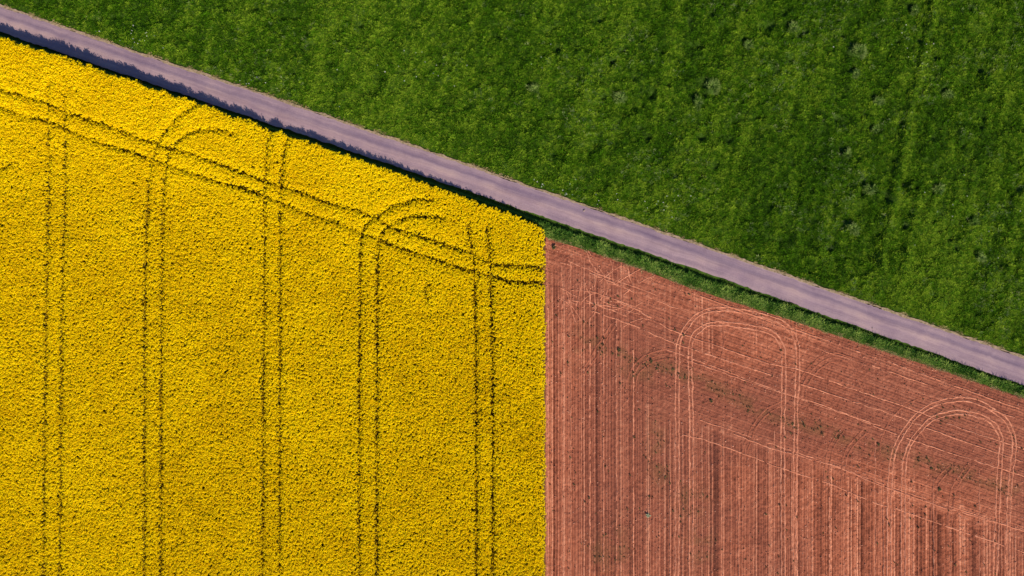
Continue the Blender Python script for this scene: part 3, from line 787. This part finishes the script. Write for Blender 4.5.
# weeds and clods on the tilled soil
r = np.random.default_rng(14)
P = candidates(EDGE_X + 3, X1, 240, Y1, 14, r)
P = P[P[:, 1] > soil_top(P[:, 0]) + 5]
wd = weed_density(P)
k_ = r.random(len(P)) < np.clip(wd * 0.42, 0, 0.5) + 0.016
P = P[k_]; Q = W(P); n_ = len(P)
make_scatter('soil_weeds', [rosette(s) for s in range(160, 166)], [M['weed_leaf']],
             np.column_stack([Q, 0.03 + soil_eval(P)[0]]), upright(n_, r, 0.15), r.uniform(0.35, 1.1, n_) * (0.5 + 0.8 * fbm(Q[:, 0], Q[:, 1], 1.5, 3)), 0.2 + 0.6 * r.random(n_),
             'small olive weeds scattered in a band across the tilled soil', 'weeds')
def clod(seed):
    rr = np.random.default_rng(seed)
    V = [(0, 0, 0.6), (0, 0, -0.5)] + [(math.cos(a), math.sin(a), rr.uniform(-0.15, 0.25)) for a in np.arange(6) * 1.047]
    V = (np.array(V) * rr.uniform(0.75, 1.2, (8, 1)) * 0.05).tolist()
    F = [(0, 2 + k, 2 + (k + 1) % 6) for k in range(6)] + [(1, 2 + (k + 1) % 6, 2 + k) for k in range(6)]
    return V, F, [0] * 12
P = candidates(EDGE_X + 1, X1, 240, Y1, 16, r)
up_ = P[:, 1] - soil_top(P[:, 0])
P = P[(up_ > 1) & (r.random(len(P)) < 0.25 + 0.6 * smooth(24, 2, up_) + 0.25 * smooth(0.5, 0.7, fbm(P[:, 0], P[:, 1], 40, 4)))]
Q = W(P); n_ = len(P)
make_scatter('soil_clods', [clod(s) for s in range(170, 178)], [M['clod']],
             np.column_stack([Q, 0.035 + soil_eval(P)[0]]), upright(n_, r, 0.5), r.uniform(0.5, 1.25, n_) ** 1.5, r.random(n_),
             'loose red clods and crumbs lying on the tilled soil', 'clods')

# ------------------------------------------------------------------ single things
# pale grassy mounds in the pasture, each its own
def tussock(x, y, size, seed, label, crescent=False):
    rr = np.random.default_rng(seed)
    q = W((x, y)); d0 = float(road_up(np.array(x)) - y)
    e = bpy.data.objects.new('grass_tussock', None); COL.objects.link(e)
    e.location = (q[0], q[1], float(meadow_z(q[0:1], q[1:2], np.array([d0]))[0]) - 0.05)
    tag(e, label, 'tussock', group='pale tussocks in the pasture')
    # mound
    n, m = 18, 7; V = [(0, 0, 0.30 * size)]
    for j in range(1, m):
        for i in range(n):
            a = 2 * math.pi * i / n; t = j / (m - 1); rad = t * size * 0.62 * (1 + 0.35 * (rr.random() - 0.5) + 0.2 * math.sin(2 * a + seed))
            V.append((rad * math.cos(a), rad * math.sin(a), 0.30 * size * (1 - t ** 1.6) * (0.85 + 0.3 * rr.random()) - 0.12 * t))
    F = [(0, 1 + i, 1 + (i + 1) % n) for i in range(n)]
    for j in range(m - 2):
        for i in range(n):
            a, b = 1 + j * n + i, 1 + j * n + (i + 1) % n; F.append((a, a + n, b + n, b))
    make_mesh('mound', V, F, M['turf'], e)
    BV = []; BF = []; PV = []; PF = []
    lobes = [(rr.uniform(0.0, 0.42) * size, rr.uniform(0, 6.28), rr.uniform(0.12, 0.30) * size, rr.random()) for _ in range(5)]
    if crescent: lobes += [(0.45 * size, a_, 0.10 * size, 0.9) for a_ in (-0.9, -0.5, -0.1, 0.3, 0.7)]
    for k in range(int((420 if not crescent else 560) * size)):
        lr, la, ls, lp = lobes[rr.integers(len(lobes))]
        cx = lr * math.cos(la) + rr.normal(0, ls * 0.6); cy = lr * math.sin(la) + rr.normal(0, ls * 0.6)
        a = math.atan2(cy, cx); t = min(1.0, math.hypot(cx, cy) / (size * 0.62))
        b = np.array([cx, cy, 0.30 * size * (1 - t ** 1.6) - 0.05])
        h = rr.uniform(0.16, 0.34); le = rr.uniform(0.3, 1.1); a2 = a + rr.normal(0, 0.7)
        side = np.array([-math.sin(a2), math.cos(a2), 0]) * 0.016
        mm = b + np.array([math.cos(a2) * le, math.sin(a2) * le, 1.0]) * h * 0.55; ee = mm + np.array([math.cos(a2) * (le + 0.5), math.sin(a2) * (le + 0.5), 0.4]) * h * 0.5
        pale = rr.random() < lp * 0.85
        V_, F_ = (PV, PF) if pale else (BV, BF); o = len(V_)
        V_ += [b - side, b + side, mm + side, mm - side, ee]; F_ += [(o, o + 1, o + 2, o + 3), (o + 3, o + 2, o + 4)]
    make_mesh('green_blades', BV, BF, M['tussock_green'], e, False)['kind'] = 'stuff'
    make_mesh('pale_blades', PV, PF, M['tussock_pale'], e, False)['kind'] = 'stuff'
def plain_leaf(name, a, b):
    nt = NT(name, 0.7, 0.05); c = nt.ramp(nt.noise(3, 3, 0.6, nt.coord()), [(0.35, a), (0.65, b)]); nt.color(c); nt.translucent(c, 0.2); M[name] = nt.m
plain_leaf('tussock_green', (0.03, 0.075, 0.006), (0.07, 0.14, 0.014))
plain_leaf('tussock_pale', (0.13, 0.22, 0.04), (0.31, 0.39, 0.11))
plain_leaf('weed_plain', (0.05, 0.045, 0.02), (0.10, 0.09, 0.04))
plain_leaf('weed_grey', (0.22, 0.25, 0.15), (0.36, 0.38, 0.24))
for i, (x, y, s, lb, cr) in enumerate(TUSSOCKS):
    tussock(x, y, s, 300 + i, lb, cr)

# a few weeds big enough to point at, on the bare soil
def weed(x, y, size, mat, seed, label):
    V, F, MI = rosette(seed, 13, 0.22 * size, 0.075 * size); V2, F2, M2 = rosette(seed + 1, 8, 0.13 * size, 0.05 * size)
    q = W((x, y)); z = 0.02 + float(soil_eval(np.array([[x, y]], float))[0][0])
    e = bpy.data.objects.new('weed_clump', None); COL.objects.link(e); e.location = (q[0], q[1], z)
    tag(e, label, 'weed', group='larger weeds on the bare soil')
    make_mesh('outer_leaves', V, F, mat, e, False)
    make_mesh('heart_leaves', np.array(V2) + (0, 0, 0.05 * size), F2, mat, e, False)
weed(648, 515, 1.5, M['weed_grey'], 401, 'lone grey green weed clump among the upright drill rows')
weed(711, 401, 1.2, M['weed_plain'], 403, 'dark weed clump ending a dotted weed line inside the left turning loop')
weed(619, 350, 1.4, M['weed_plain'], 405, 'dark weed clump at the left end of the weed band')
weed(651, 361, 1.4, M['weed_plain'], 407, 'weed clump in the thick of the weed band, left of the left turning loop')
weed(939, 489, 1.2, M['weed_plain'], 409, 'dark weed clump under the right turning loop')
weed(931, 468, 1.0, M['weed_plain'], 411, 'small weed clump just above the one under the right turning loop')
weed(878, 444, 1.0, M['weed_plain'], 413, 'weed clump left of the right turning loop')
weed(554, 247, 1.6, M['weed_plain'], 415, 'weed clump at the corner where crop, soil and verge meet')

# stones on the lane
def stone(x, y, s, seed, label):
    rr = np.random.default_rng(seed); q = W((x, y)); V = []; n = 10
    for j, (h, w) in enumerate(((0, 0.9), (0.35, 1.0), (0.7, 0.7), (0.85, 0.25))):
        for i in range(n):
            a = 2 * math.pi * i / n; k = w * (0.8 + 0.35 * rr.random()); V.append((1.4 * k * math.cos(a) * s, k * math.sin(a) * s, h * s))
    F = [(j * n + i, j * n + (i + 1) % n, (j + 1) * n + (i + 1) % n, (j + 1) * n + i) for j in range(3) for i in range(n)] + [tuple(range(3 * n, 4 * n)), tuple(range(n))[::-1]]
    o = make_mesh('stone', V, F, M['stone'], None, False); o.location = (q[0], q[1], 0.055); o.rotation_euler = (0, 0, rr.uniform(0, 3))
    tag(o, label, 'stone')
stone(584, 210.5, 0.11, 501, 'dark stone at the upper rim of the road, above the bare soil')
stone(872, 328, 0.07, 502, 'small stone on the lower side of the road towards the right')
